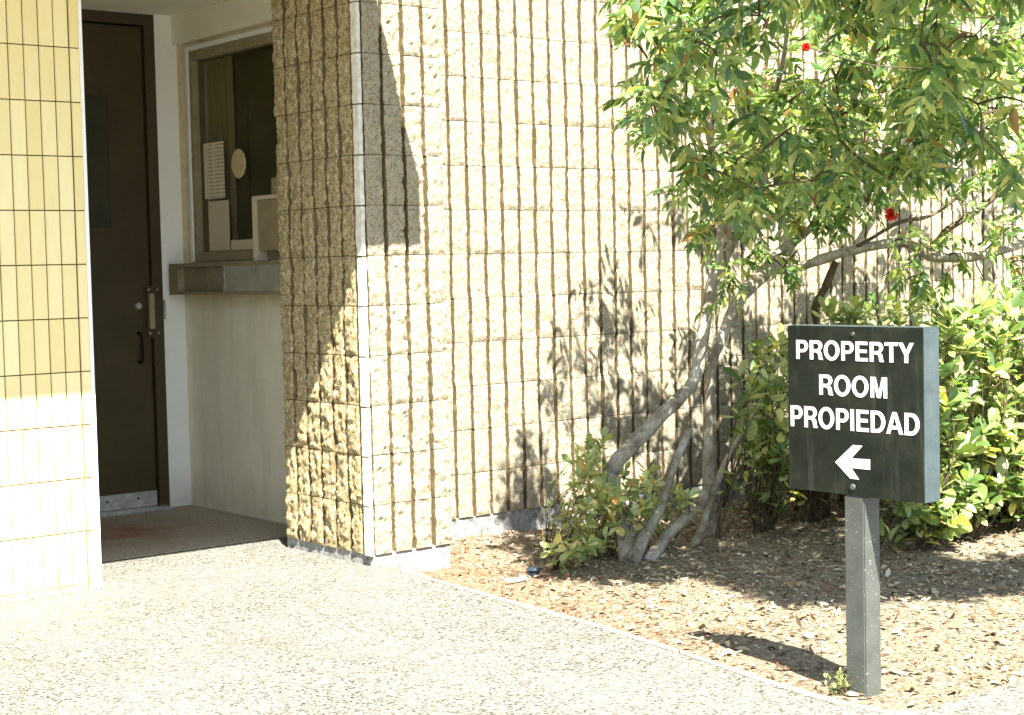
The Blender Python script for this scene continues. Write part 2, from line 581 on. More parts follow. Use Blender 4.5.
# tooled smooth margin along the bed
inner = []
for i, (x, y) in enumerate(EDGE):
    a, b = Vector((*EDGE[max(i - 1, 0)], 0)), Vector((*EDGE[min(i + 1, len(EDGE) - 1)], 0))
    t = (b - a).normalized()
    w_ = 0.028 + 0.006 * math.sin(i * 2.1)
    inner.append((x + t.y * w_, y - t.x * w_))
outer_ = [(x + 0.002, y) for x, y in EDGE]
tag(prism('walkway_margin', outer_[1:] + inner[1:][::-1], GZ - 0.10, GZ + 0.003, 'margin'), kind='structure')
# older, smoother slab in front of the door
tag(prism('entry_slab', [(-0.975, 0.93), (0.3475, 0.93), (0.3475, 2.179), (-0.975, 2.179)], GZ - 0.05, GZ + 0.003, 'slab'), kind='structure')
# planting bed: an uneven sheet that dips under the wall and laps the path
nx, ny = 110, 60
X0, X1, Y0, Y1 = -0.30, 8.2, -2.90, 0.60
bv, bf = [], []


def bed_z(x, y):
    t = min(max((-y - 0.4) / 1.8, 0), 1)
    z = -0.100 + 0.045 * t
    z += 0.020 * noise.noise(Vector((x * 2.3, y * 2.3, 0.3))) + 0.006 * noise.noise(Vector((x * 9, y * 9, 1.7)))
    return min(z, GZ - 0.006)


for j in range(ny + 1):
    for i in range(nx + 1):
        x = X0 + (X1 - X0) * i / nx
        y = Y0 + (Y1 - Y0) * j / ny
        bv.append((x, y, bed_z(x, y)))
for j in range(ny):
    for i in range(nx):
        a = j * (nx + 1) + i
        bf.append((a, a + 1, a + nx + 2, a + nx + 1))
tag(link_mesh('planting_bed', bv, bf, 'soil', smooth=True), kind='structure')

# ================================================================== split-face block walls
C = 0.2032
PITCH_R = 0.1016
BL = 0.4064


def split_block(seed, ribs, smooth_first=False, h=C - 0.0026, gw=0.0195, gd=0.034, amp=0.0052, mat='block'):
    """one fluted split-face block: ribs along +x, rough face towards -y at y = 0, groove on the left of each rib"""
    rs = random.Random(seed)
    so = Vector((seed * 7.3, seed * 3.1, seed * 1.7))
    V, Fc = [], []
    NX, NZ = 11, 23
    L = ribs * PITCH_R
    for r in range(ribs):
        xa = r * PITCH_R + gw + rs.uniform(-0.0015, 0.0015)
        xb = (r + 1) * PITCH_R
        base = rs.uniform(-0.003, 0.004)
        tilt = rs.uniform(-0.004, 0.004)
        o = len(V)
        for jz in range(NZ):
            z = h * jz / (NZ - 1)
            tz = jz / (NZ - 1)
            wl = 0.0017 * noise.noise(so + Vector((r * 5.0, z * 22, 0.0)))
            wr = 0.0017 * noise.noise(so + Vector((r * 5.0, z * 22, 9.0)))
            for ix in range(-1, NX + 1):
                if ix == -1 or ix == NX:
                    V.append(((xa + wl if ix == -1 else xb + wr), gd + 0.004, z))
                    continue
                t = ix / (NX - 1)
                x = (xa + wl) * (1 - t) + (xb + wr) * t
                n_ = noise.noise(so + Vector((x * 26, z * 26, r * 3.0))) + 0.6 * noise.noise(so + Vector((x * 70, z * 70, r * 3.0))) + 0.35 * noise.noise(so + Vector((x * 160, z * 160, r * 3.0)))
                vo = noise.voronoi(so + Vector((x * 38, z * 38, r * 3.0)))[0]
                n_ += 1.3 * (vo[1] - vo[0]) - 0.35 if amp > 0.008 else 0.7 * (vo[1] - vo[0]) - 0.2
                y = base + tilt * (tz - 0.5) * 2 + amp * n_
                edge = min(t, 1 - t)
                y += 0.006 * max(0, 1 - edge * 6) ** 2
                ez = min(tz, 1 - tz)
                wj = max(0.0, 1 - ez * 9) ** 1.5
                y = y * (1 - wj) + 0.0035 * wj
                V.append((x, y, z))
        W = NX + 2
        for jz in range(NZ - 1):
            for ix in range(W - 1):
                a = o + jz * W + ix
                Fc.append((a, a + 1, a + W + 1, a + W))
    # body behind the flutes
    o = len(V)
    bx, fx = boxv(0.0, L, gd, 0.12, 0.0, h)
    V += bx
    Fc += [tuple(i + o for i in q) for q in fx]
    me = bpy.data.meshes.new('block')
    me.from_pydata(V, [], Fc)
    me.materials.append(MAT[mat])
    me.materials.append(MAT['mortar_groove_shade'])
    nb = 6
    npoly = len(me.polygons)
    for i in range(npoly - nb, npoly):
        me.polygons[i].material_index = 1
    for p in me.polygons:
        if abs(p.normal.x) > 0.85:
            p.material_index = 1  # flute sides take the darker brown for their shade
    for p in me.polygons:
        p.use_smooth = True
    me.set_sharp_from_angle(angle=math.radians(48))
    return me


blocks4 = [split_block(s + 1, 4) for s in range(10)]
blocks2 = [split_block(s + 40, 2) for s in range(5)]
pier4 = [split_block(s + 120, 4, amp=0.0085) for s in range(8)]
end4 = [split_block(s + 60, 4, amp=0.009, mat='block_shaded_brown') for s in range(6)]
end2 = [split_block(s + 80, 2, amp=0.009, mat='block_shaded_brown') for s in range(5)]

# --- main wall, face at y = 0.51, running away to the right
MX, MY = 0.415, 0.51
NC = 15
wall = empty('split_face_block_wall', (MX, MY, 0), 'long sunlit buff split-face block wall with vertical flutes behind the tree', 'wall')
NCOLS = 18
box('wall_core', (MX, MX + NCOLS * BL + 0.3, MY + 0.045, MY + 0.22, -0.3, NC * C), 'mortar_groove_shade', wall)
ri = random.Random(5)
for c in range(NC):
    z = 0.004 + c * C + 0.0009
    off = 0.0
    if c % 2:
        o = bpy.data.objects.new('block', ri.choice(blocks2))
        COL.objects.link(o)
        o.parent = wall
        o.location = (0, 0, z)
        off = BL / 2
    for i in range(NCOLS - (c % 2)):
        o = bpy.data.objects.new('block', ri.choice(blocks4))
        COL.objects.link(o)
        o.parent = wall
        o.location = (off + i * BL, ri.uniform(-0.0015, 0.0015), z)
box('footing', (MX, MX + NCOLS * BL, MY + 0.012, MY + 0.0445, -0.3, 0.003), 'footing', wall)
box('coping', (MX - 0.02, MX + NCOLS * BL + 0.3, MY - 0.03, MY + 0.26, NC * C + 0.003, NC * C + 0.08), 'pale', wall, bevel=0.006)

# --- pier: left face x = 0 (y 0..0.62), right face y = 0 (x 0..0.41)
pier = empty('split_face_block_pier', (0, 0, 0), 'buff split-face block pier with pale smooth corner between doorway and tree', 'pier')
box('pier_core', (0.040, 0.41, 0.040, 0.664, -0.3, NC * C), 'mortar_groove_shade', pier)
box('core_return', (0.30, 0.41, 0.6645, MY + 0.6, -0.3, NC * C), 'mortar_groove_shade', pier)
for c in range(NC):
    z = c * C + 0.0009
    # right face: groove first, then rib
    o = bpy.data.objects.new('block', ri.choice(pier4))
    COL.objects.link(o)
    o.parent = pier
    o.location = (0.008, ri.uniform(-0.001, 0.002), z)
    # left face: rotate so that its ribs run from the back to the front corner
    # local +x -> world -y, local +y (into the wall) -> world +x
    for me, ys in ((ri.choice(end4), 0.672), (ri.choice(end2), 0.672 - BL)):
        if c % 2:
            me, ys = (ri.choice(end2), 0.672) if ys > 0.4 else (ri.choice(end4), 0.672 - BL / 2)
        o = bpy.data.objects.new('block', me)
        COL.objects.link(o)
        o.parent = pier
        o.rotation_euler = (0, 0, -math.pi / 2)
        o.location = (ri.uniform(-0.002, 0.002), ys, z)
    # rear rib with the ragged outline
    # smooth corner piece
    v, f = boxv(-0.006, 0.012, -0.006, -0.024 + 0.0 + 0.075 - 0.0, 0, C - 0.006)
    h = C - 0.006
    v = []
    for k_ in range(9):
        zz = h * k_ / 8
        j1 = 0.0035 * noise.noise(Vector((c * 3.1, zz * 25, 1)))
        j2 = 0.0045 * noise.noise(Vector((c * 3.1, zz * 25, 5)))
        v += [(-0.005 + j1, 0.0 + j2 - 0.004, zz), (0.013, 0.0 + j2 - 0.004, zz), (0.013, 0.036, zz), (-0.005 + j1, 0.036 + j2, zz)]
    f = []
    for k_ in range(8):
        for s in range(4):
            a, b = k_ * 4 + s, k_ * 4 + (s + 1) % 4
            f.append((a, b, b + 4, a + 4))
    f += [(3, 2, 1, 0), (32, 33, 34, 35)]
    o = link_mesh('corner_piece', [(a[0], a[1], a[2] + z - 0.0015) for a in v], f, 'pale', pier)
boxes('footing', [(0.012, 0.41, 0.012, 0.0395, -0.3, 0.001), (0.010, 0.0395, 0.040, 0.665, -0.3, 0.001)], 'footing', pier)

# ================================================================== tiled wall on the left
TX, TY = -1.0, 0.37
tw = empty('tiled_wall', (TX, TY, GZ), 'wall of yellow upright tiles at the left edge beside the door', 'wall')
box('wall_core', (-4.2, TX, TY + 0.010, 2.3, GZ - 0.25, 2.478), 'grout', tw)
tile_v, tile_f = boxv(0, 0.0568, 0, 0.012, 0, 0.2012)


def bevelled_tile(w, h):
    v, f = boxv(0, w, 0, 0.012, 0, h)
    me = bpy.data.meshes.new('tile')
    me.from_pydata(v, [], f)
    bm = bmesh.new()
    bm.from_mesh(me)
    es = [e for e in bm.edges if all(abs(q.co.y) < 1e-6 for q in e.verts)]
    bmesh.ops.bevel(bm, geom=es, offset=0.0022, segments=2, affect='EDGES')
    bm.to_mesh(me)
    bm.free()
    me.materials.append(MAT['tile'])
    return me


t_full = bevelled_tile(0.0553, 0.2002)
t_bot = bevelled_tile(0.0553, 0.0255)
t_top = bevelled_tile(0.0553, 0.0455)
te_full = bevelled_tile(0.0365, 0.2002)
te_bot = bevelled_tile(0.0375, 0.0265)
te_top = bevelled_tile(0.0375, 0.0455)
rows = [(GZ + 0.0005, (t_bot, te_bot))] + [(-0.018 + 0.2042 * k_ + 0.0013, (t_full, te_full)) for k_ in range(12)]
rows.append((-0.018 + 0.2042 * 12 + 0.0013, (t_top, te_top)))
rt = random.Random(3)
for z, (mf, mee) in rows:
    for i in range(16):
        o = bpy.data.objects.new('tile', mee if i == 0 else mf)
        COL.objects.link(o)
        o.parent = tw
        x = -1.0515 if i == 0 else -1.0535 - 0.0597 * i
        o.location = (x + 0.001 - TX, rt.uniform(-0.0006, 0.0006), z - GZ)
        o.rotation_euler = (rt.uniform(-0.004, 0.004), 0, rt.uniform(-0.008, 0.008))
box('corner_bead', (TX - 0.0125, TX + 0.002, TY - 0.001, TY + 0.16, GZ + 0.001, 2.477), 'stucco_white', tw, bevel=0.004)

# ================================================================== recess: door wall, window wall, ceiling, canopy
DY = 2.18
WX = 0.348
D0, D1, DT = -0.80, 0.222, 2.478
dw = empty('door_wall', (0.29, DY, GZ), 'narrow white stucco wall strip between brown door and window', 'wall')
boxes('stucco', [(TX + 0.001, TX + 0.02, TY + 0.165, DY - 0.001, GZ - 0.2, 2.478), (D1 + 0.001, WX + 0.3, DY, DY + 0.2, GZ - 0.2, 2.70), (-4.2, D0 - 0.001, DY + 0.121, DY + 0.2, GZ - 0.2, 2.70), (D0 - 0.001, D1 + 0.001, DY, DY + 0.2, DT + 0.001, 2.70)], 'stucco_white', dw)

ww = empty('window_wall', (WX, 1.4, GZ), 'shaded cream stucco wall with service window beside the pier', 'wall')
WY0, WY1, WZ0, WZ1 = 0.82, 2.03, 1.222, 2.285
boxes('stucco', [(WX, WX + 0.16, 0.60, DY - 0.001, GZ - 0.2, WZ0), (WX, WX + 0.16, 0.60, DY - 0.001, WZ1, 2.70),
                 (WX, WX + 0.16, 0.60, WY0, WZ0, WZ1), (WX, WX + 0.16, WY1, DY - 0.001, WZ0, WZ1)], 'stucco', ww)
box('header_band', (WX - 0.028, WX - 0.0005, 0.63, DY - 0.003, 2.333, 2.4815), 'soffit', ww, bevel=0.003)

# the room behind the glass
room = empty('back_room', (1.5, 1.6, GZ), 'dim olive room seen through the service window', 'room')
boxes('room_wall', [(2.6, 2.7, 0.76, 3.6, GZ - 0.1, 2.7), (WX + 0.161, 2.6, 3.5, 3.6, GZ - 0.1, 2.7), (WX + 0.301, 2.6, DY + 0.05, DY + 0.1, GZ - .1, 2.7)], 'interior', room)
box('room_floor', (WX + 0.161, 2.6, 0.74, 3.5, GZ - 0.1, GZ), 'interior', room)
box('room_ceiling', (WX + 0.161, 2.6, 0.74, 3.5, 2.60, 2.70), 'interior', room)

# roof over the building behind the wall
tag(boxes('roof', [(-4.4, 0.35, 0.40, 4.0, 2.79, 2.95), (0.415, 6.4, 0.735, 4.0, 2.79, 2.95), (6.2, 6.4, 0.735, 4.0, -0.3, 2.785), (-4.4, 6.195, 3.8, 4.0, -0.3, 2.785)], 'asphalt'), kind='structure')
tag(box('ceiling', (-0.028, WX + 0.2, 0.62, DY + 0.15, 2.482, 2.70), 'soffit'), kind='structure')
can = empty('entrance_canopy', (-2.0, 0.6, 2.48), 'flat cream canopy soffit above the recessed doorway', 'canopy')
box('soffit_slab', (-4.2, -0.030, -0.84, DY - 0.002, 2.480, 2.76), 'soffit', can, bevel=0.004)

# ------------------------------------------------------------------ door
door = empty('metal_door', ((D0 + D1) / 2, DY, GZ), 'dark brown metal door with lever plate and pull handle in the shaded recess', 'door')
boxes('door_frame', [(D1 - 0.056, D1, DY - 0.006, DY + 0.10, GZ + 0.002, DT), (D0, D0 + 0.056, DY - 0.006, DY + 0.10, GZ + 0.002, DT),
                     (D0 + 0.0565, D1 - 0.0565, DY - 0.006, DY + 0.10, DT - 0.055, DT)], 'frame', door)
leafb = (D0 + 0.064, D1 - 0.064, DY + 0.012, DY + 0.058, GZ + 0.018, DT - 0.064)
slab = box('door_leaf', leafb, 'door', door, bevel=0.003)
box('door_stop', (D0 + 0.057, D1 - 0.057, DY + 0.062, DY + 0.099, GZ + 0.004, DT - 0.058), 'gap', door)
box('vision_panel', (-0.42, -0.045, DY + 0.004, DY + 0.0115, 1.40, 2.06), 'wired', slab, bevel=0.002)
boxes('panel_frame', [(-0.44, -0.42, DY + 0.002, DY + 0.0118, 1.38, 2.08), (-0.045, -0.025, DY + 0.002, DY + 0.0118, 1.38, 2.08),
                      (-0.4195, -0.0455, DY + 0.002, DY + 0.0118, 2.06, 2.08), (-0.4195, -0.0455, DY + 0.002, DY + 0.0118, 1.38, 1.40)], 'door', slab)
# latch guard on the frame/leaf joint
gpl = box('latch_guard', (0.128, 0.200, DY - 0.012, DY - 0.0065, 0.84, 1.105), 'frame', door, bevel=0.002)
box('strike_bar', (0.138, 0.168, DY - 0.020, DY - 0.0125, 0.885, 1.065), 'bronze', gpl, bevel=0.003)


def disc(name, c, r, d, mat, parent, axis='y', seg=20):
    vv, ff = [], []
    for s in (0, 1):
        for k_ in range(seg):
            a = 2 * math.pi * k_ / seg
            rr = r if s == 0 else r * 0.82
            if axis == 'y':
                vv.append((c[0] + rr * math.cos(a), c[1] - s * d, c[2] + rr * math.sin(a)))
            else:
                vv.append((c[0] - s * d, c[1] + rr * math.cos(a), c[2] + rr * math.sin(a)))
    for k_ in range(seg):
        k2 = (k_ + 1) % seg
        ff.append((k_, k2, seg + k2, seg + k_))
    ff.append(tuple(range(seg)))
    ff.append(tuple(range(seg, 2 * seg))[::-1])
    p = parent_origin(parent)
    me = [(a[0] - p.x, a[1] - p.y, a[2] - p.z) for a in vv]
    o = link_mesh(name, me, ff, mat, parent)
    return o


for zz in (0.862, 1.085):
    disc('bolt', (0.140, DY - 0.0122, zz), 0.006, 0.004, 'alu', gpl)
    disc('bolt', (0.188, DY - 0.0122, zz), 0.006, 0.004, 'alu', gpl)
disc('lock_cylinder', (0.085, DY + 0.0115, 1.003), 0.019, 0.022, 'alu', door)
tube('pull_handle', [(0.082, DY + 0.011, 0.865), (0.082, DY - 0.030, 0.860), (0.084, DY - 0.034, 0.79), (0.084, DY - 0.030, 0.722), (0.084, DY + 0.011, 0.718)], [0.007] * 5, 'gap', door)
kick = box('door_sweep', (D0 + 0.066, D1 - 0.066, DY + 0.004, DY + 0.0115, GZ + 0.022, GZ + 0.098), 'alu', door)
for xx in (-0.6, -0.36, -0.12, 0.05):
    disc('bolt', (xx, DY + 0.0038, GZ + 0.066), 0.006, 0.003, 'gap', kick)
box('threshold', (D0 + 0.03, D1 - 0.02, DY - 0.075, DY + 0.0035, GZ + 0.001, GZ + 0.020), 'alu', door, bevel=0.005)
box('strike_plate', (D1 + 0.001, D1 + 0.014, DY - 0.006, DY - 0.0005, 0.93, 1.03), 'alu', door)

# ------------------------------------------------------------------ service window
win = empty('service_window', (WX, 1.42, WZ0), 'dark service window with bronze frame above the metal ledge', 'window')
fw_ = 0.032
boxes('window_frame', [(WX - 0.014, WX + 0.06, WY1 - fw_, WY1 - 0.001, WZ0 + 0.001, WZ1 - 0.001), (WX - 0.014, WX + 0.06, WY0 + 0.001, WY0 + fw_, WZ0 + 0.001, WZ1 - 0.001),
                       (WX - 0.014, WX + 0.06, WY0 + fw_ + 0.0005, WY1 - fw_ - 0.0005, WZ1 - 0.05, WZ1 - 0.001),
                       (WX - 0.014, WX + 0.06, WY0 + fw_ + 0.0005, WY1 - fw_ - 0.0005, WZ0 + 0.001, WZ0 + 0.046)], 'bronze', win)
box('pane', (WX + 0.020, WX + 0.026, WY0 + fw_ - 0.01, WY1 - fw_ + 0.01, WZ0 + 0.04, WZ1 - 0.045), 'glass', win)
boxes('frame_trim', [(WX - 0.022, WX - 0.0005, WY1, WY1 + 0.022, WZ0, WZ1 + 0.022), (WX - 0.022, WX - 0.0005, WY0, WY1 - 0.0005, WZ1, WZ1 + 0.022)], 'stucco_white', win)

box('dim_room_panel', (WX + 0.085, WX + 0.092, WY0 + 0.05, 1.735, WZ0 + 0.03, WZ1 - 0.03), 'dimroom', win)  # added panel behind the glass, dim interior tone put into its olive colour
# things behind and on the glass
bl = empty('window_curtain', (WX + 0.075, 1.75, WZ0), 'beige hanging curtain strip inside the window, behind the paper notice', 'curtain')
vv, ff = [], []
for i in range(25):
    y = 1.735 + 0.275 * i / 24
    dx = 0.016 * math.sin(i * 1.35)
    vv += [(0.0 + dx, y - 1.75, 0.0), (0.0 + dx, y - 1.75, 1.10), (0.006 + dx, y - 1.75, 0.0), (0.006 + dx, y - 1.75, 1.10)]
for i in range(24):
    a = i * 4
    ff += [(a, a + 4, a + 5, a + 1), (a + 2, a + 3, a + 7, a + 6)]
link_mesh('fabric', vv, ff, 'blind', bl, smooth=True)
pn = box('paper_notice', (WX + 0.0150, WX + 0.0155, 1.75, 1.955, 1.535, 1.815), 'paper')
tag(pn, 'printed paper notice taped to the service window glass', 'notice')
pn2 = box('paper_sheet', (WX + 0.0150, WX + 0.0155, 1.715, 1.925, 1.272, 1.522), 'plainpaper')
tag(pn2, 'blank tan paper sheet below the printed notice on the window', 'paper')
pn3 = box('paper_strip', (WX + 0.0140, WX + 0.0146, 1.47, 1.705, 1.272, 1.322), 'plainpaper')
tag(pn3, 'short tan label strip along the bottom of the window glass', 'label')
sg = empty('speak_through_disc', (WX + 0.019, 1.615, 1.695), 'round tan speak-through disc in the window glass', 'disc')
o = disc('disc_plate', (WX + 0.0195, 1.615, 1.695), 0.072, 0.006, 'blind', sg, axis='x', seg=32)
o = disc('disc_screw', (WX + 0.0132, 1.565, 1.68), 0.006, 0.003, 'bronze', sg, axis='x', seg=12)
# metal pass box at the right of the window
pb = empty('metal_pass_box', (WX - 0.05, 1.2, 1.225), 'tan metal pass box in front of the window next to the pier', 'box')
box('box_body', (WX - 0.075, WX - 0.0145, 0.95, 1.285, 1.262, 1.50), 'bronze', pb, bevel=0.003)
box('box_lid', (WX - 0.085, WX - 0.0150, 0.94, 1.295, 1.501, 1.520), 'plainpaper', pb, bevel=0.003)
box('side_post', (WX - 0.080, WX - 0.0150, 1.296, 1.330, 1.2135, 1.520), 'plainpaper', pb, bevel=0.003)
box('upper_box', (WX - 0.060, WX - 0.0150, 0.95, 1.18, 1.521, 1.60), 'bronze', pb, bevel=0.003)

# ledge under the window
lg = empty('service_ledge', (WX - 0.05, 1.4, 1.06), 'brown metal service ledge with recessed front panels under the window', 'ledge')
LX = WX - 0.105
boxes('ledge_box', [(LX, WX - 0.0005, 0.66, 2.14, 1.196, 1.213), (LX, WX - 0.0005, 0.66, 2.14, 1.056, 1.070), (LX, WX - 0.0005, 2.045, 2.14, 1.0705, 1.1955)], 'ledge', lg)
box('dark_panel', (LX + 0.035, LX + 0.045, 1.585, 2.044, 1.0705, 1.1955), 'ledge', lg)
box('divider', (LX - 0.002, LX + 0.04, 1.565, 1.584, 1.0705, 1.1955), 'alu', lg)
box('grey_panel', (LX + 0.003, LX + 0.03, 0.67, 1.5645, 1.0705, 1.1955), 'ledgegrey', lg)

# ================================================================== the sign
SX, SY0, SY1, SZ0, SZ1 = -0.155, -2.860, -2.390, 0.509, 0.977
TH = 0.072
sign = empty('directional_sign', (SX + TH / 2, -2.62, -0.07), 'dark green square PROPERTY ROOM PROPIEDAD sign with left arrow on a post', 'sign')
box('panel', (SX + 0.003, SX + TH, SY0 + 0.001, SY1 - 0.001, SZ0, SZ1), 'signedge', sign, bevel=0.002)
face = box('sign_face', (SX, SX + 0.0028, SY0, SY1, SZ0 + 0.001, SZ1 - 0.001), 'sign', sign)
pst = box('post', (SX + 0.001, SX + TH - 0.001, -2.657, -2.587, -0.25, SZ0 - 0.0005), 'post', sign, bevel=0.004)


def arc(cx, cy, rx, ry, a0, a1, n=14):
    return [(cx + rx * math.cos(math.radians(a0 + (a1 - a0) * i / n)), cy + ry * math.sin(math.radians(a0 + (a1 - a0) * i / n))) for i in range(n + 1)]


def glyph(ch):
    """bold grotesque capitals as (advance, [contours]); cap height 1"""
    t, h = 0.205, 0.165          # stem and bar thickness
    if ch == 'I':
        return 0.36, [[(0.08, 0), (0.285, 0), (0.285, 1), (0.08, 1)]]
    if ch == 'T':
        return 0.85, [[(0.32, 0), (0.53, 0), (0.53, 1 - h), (0.82, 1 - h), (0.82, 1), (0.03, 1), (0.03, 1 - h), (0.32, 1 - h)]]
    if ch == 'E':
        return 0.88, [[(0.09, 0), (0.83, 0), (0.83, h), (0.09 + t, h), (0.09 + t, 0.43), (0.77, 0.43), (0.77, 0.59), (0.09 + t, 0.59), (0.09 + t, 1 - h), (0.81, 1 - h), (0.81, 1), (0.09, 1)]]
    if ch == 'Y':
        return 0.92, [[(0.355, 0), (0.565, 0), (0.565, 0.385), (0.915, 1), (0.68, 1), (0.46, 0.585), (0.24, 1), (0.005, 1), (0.355, 0.385)]]
    if ch == 'M':
        return 1.13, [[(0.09, 0), (0.28, 0), (0.28, 0.76), (0.465, 0), (0.665, 0), (0.85, 0.76), (0.85, 0), (1.04, 0), (1.04, 1), (0.755, 1), (0.565, 0.25), (0.375, 1), (0.09, 1)]]
    if ch == 'A':
        return 1.0, [[(0.01, 0), (0.225, 0), (0.30, 0.215), (0.70, 0.215), (0.775, 0), (0.99, 0), (0.615, 1), (0.385, 1)], [(0.36, 0.375), (0.50, 0.785), (0.64, 0.375)]]
    if ch == 'O':
        return 1.08, [arc(0.54, 0.5, 0.49, 0.525, 0, 360, 40)[:-1], arc(0.54, 0.5, 0.28, 0.355, 0, 360, 36)[:-1]]
    if ch == 'D':
        return 1.0, [[(0.09, 0), (0.47, 0)] + arc(0.47, 0.5, 0.47, 0.5, -84, 84, 20) + [(0.47, 1), (0.09, 1)],
                     [(0.09 + t, h), (0.44, h)] + arc(0.44, 0.5, 0.285, 0.5 - h, -84, 84, 18) + [(0.44, 1 - h), (0.09 + t, 1 - h)]]
    if ch in 'PR':
        y0, y1 = 0.36, 1.0
        ry = (y1 - y0) / 2
        outer = [(0.09, 0), (0.09 + t, 0), (0.09 + t, y0), (0.53, y0)] + arc(0.53, (y0 + y1) / 2, 0.33, ry, -84, 84, 14) + [(0.53, 1), (0.09, 1)]
        inner = [(0.09 + t, y0 + 0.155), (0.50, y0 + 0.155)] + arc(0.50, (y0 + y1) / 2 - 0.004, 0.15, ry - 0.158, -84, 84, 10) + [(0.50, 1 - h), (0.09 + t, 1 - h)]
        if ch == 'P':
            return 0.90, [outer, inner]
        outer = [(0.09, 0), (0.09 + t, 0), (0.09 + t, 0.38), (0.48, 0.38), (0.60, 0.33), (0.645, 0.21), (0.66, 0.08), (0.70, 0), (0.93, 0), (0.93, 0.03), (0.875, 0.09), (0.86, 0.25), (0.82, 0.37), (0.73, 0.445)] \
            + arc(0.57, 0.72, 0.32, 0.28, -48, 84, 12) + [(0.57, 1), (0.09, 1)]
        inner = [(0.09 + t, 0.54), (0.52, 0.54)] + arc(0.52, 0.69, 0.155, 0.15, -84, 84, 10) + [(0.52, 1 - h), (0.09 + t, 1 - h)]
        return 0.96, [outer, inner]


def text_mesh(s, cap, width):
    """capital lettering as a filled mesh: u to the right and centred, v up"""
    cu = bpy.data.curves.new('lettering', 'CURVE')
    cu.dimensions = '2D'
    cu.fill_mode = 'BOTH'
    x = 0.0
    for ch in s:
        adv, cons = glyph(ch)
        for cn in cons:
            sp = cu.splines.new('POLY')
            sp.points.add(len(cn) - 1)
            for q, (a_, b_) in zip(sp.points, cn):
                q.co = (x + a_, b_, 0, 1)
            sp.use_cyclic_u = True
        x += adv
    ob = bpy.data.objects.new('tmp_text', cu)
    COL.objects.link(ob)
    dg = bpy.context.evaluated_depsgraph_get()
    me = bpy.data.meshes.new_from_object(ob.evaluated_get(dg))
    bpy.data.objects.remove(ob)
    co = np.zeros(len(me.vertices) * 3)
    me.vertices.foreach_get('co', co)
    co = co.reshape(-1, 3)
    mn, mx = co.min(0), co.max(0)
    u = (co[:, 0] - (mn[0] + mx[0]) / 2) / (mx[0] - mn[0]) * width
    v_ = co[:, 1] * cap
    return me, u, v_


def lettering(s, yc, zb, cap, width):
    me, u, v_ = text_mesh(s, cap, width)
    p = parent_origin(face)
    co = np.zeros((len(u), 3))
    co[:, 0] = SX - 0.0012 - p.x
    co[:, 1] = yc - u - p.y          # reading direction runs towards -y
    co[:, 2] = zb + v_ - p.z
    me.vertices.foreach_set('co', co.ravel())
    bm = bmesh.new()
    bm.from_mesh(me)
    r = bmesh.ops.extrude_face_region(bm, geom=list(bm.faces))
    for q in r['geom']:
        if isinstance(q, bmesh.types.BMVert):
            q.co.x += 0.0011
    bmesh.ops.recalc_face_normals(bm, faces=list(bm.faces))
    bm.to_mesh(me)
    bm.free()
    link_me('lettering', me, 'white', face)


def on_sign(px, py):
    d = (px - 512) / F * RT - (py - 357.5) / F * UP + fw
    return CAM + d * ((SX - CAM.x) / d.x)


for s, (xa, xb, yt, yb) in {'PROPERTY': (796.5, 914, 341.5, 361), 'ROOM': (819.5, 887, 376, 396.5), 'PROPIEDAD': (791, 919.5, 409.5, 431)}.items():
    a, b = on_sign(xa, (yt + yb) / 2), on_sign(xb, (yt + yb) / 2)
    t, bt = on_sign((xa + xb) / 2, yt), on_sign((xa + xb) / 2, yb)
    lettering(s, (a.y + b.y) / 2, bt.z, t.z - bt.z, a.y - b.y)
# arrow
apx = [(835.5, 462), (853, 445), (862.5, 446), (851.5, 458.5), (870, 459.5), (870, 469.8), (851, 467.8), (859, 479.5), (850.5, 478.5)]
ap = [on_sign(*q) for q in apx]
p = parent_origin(face)
n_ = len(ap)
vv = [(SX - 0.0012 - p.x, q.y - p.y, q.z - p.z) for q in ap] + [(SX - 0.0001 - p.x, q.y - p.y, q.z - p.z) for q in ap]
ff = [tuple(range(n_))[::-1], tuple(range(n_, 2 * n_))] + [(i, (i + 1) % n_, n_ + (i + 1) % n_, n_ + i) for i in range(n_)]
link_mesh('arrow', vv, ff, 'white', face)
q = on_sign(853, 487)
disc('screw', (SX - 0.0002, q.y, q.z), 0.009, 0.004, 'post', face, axis='x', seg=14)
q = on_sign(853, 334)
disc('screw', (SX - 0.0002, q.y, q.z), 0.006, 0.003, 'post', face, axis='x', seg=14)

# ================================================================== foliage helpers
LR = random.Random(99)


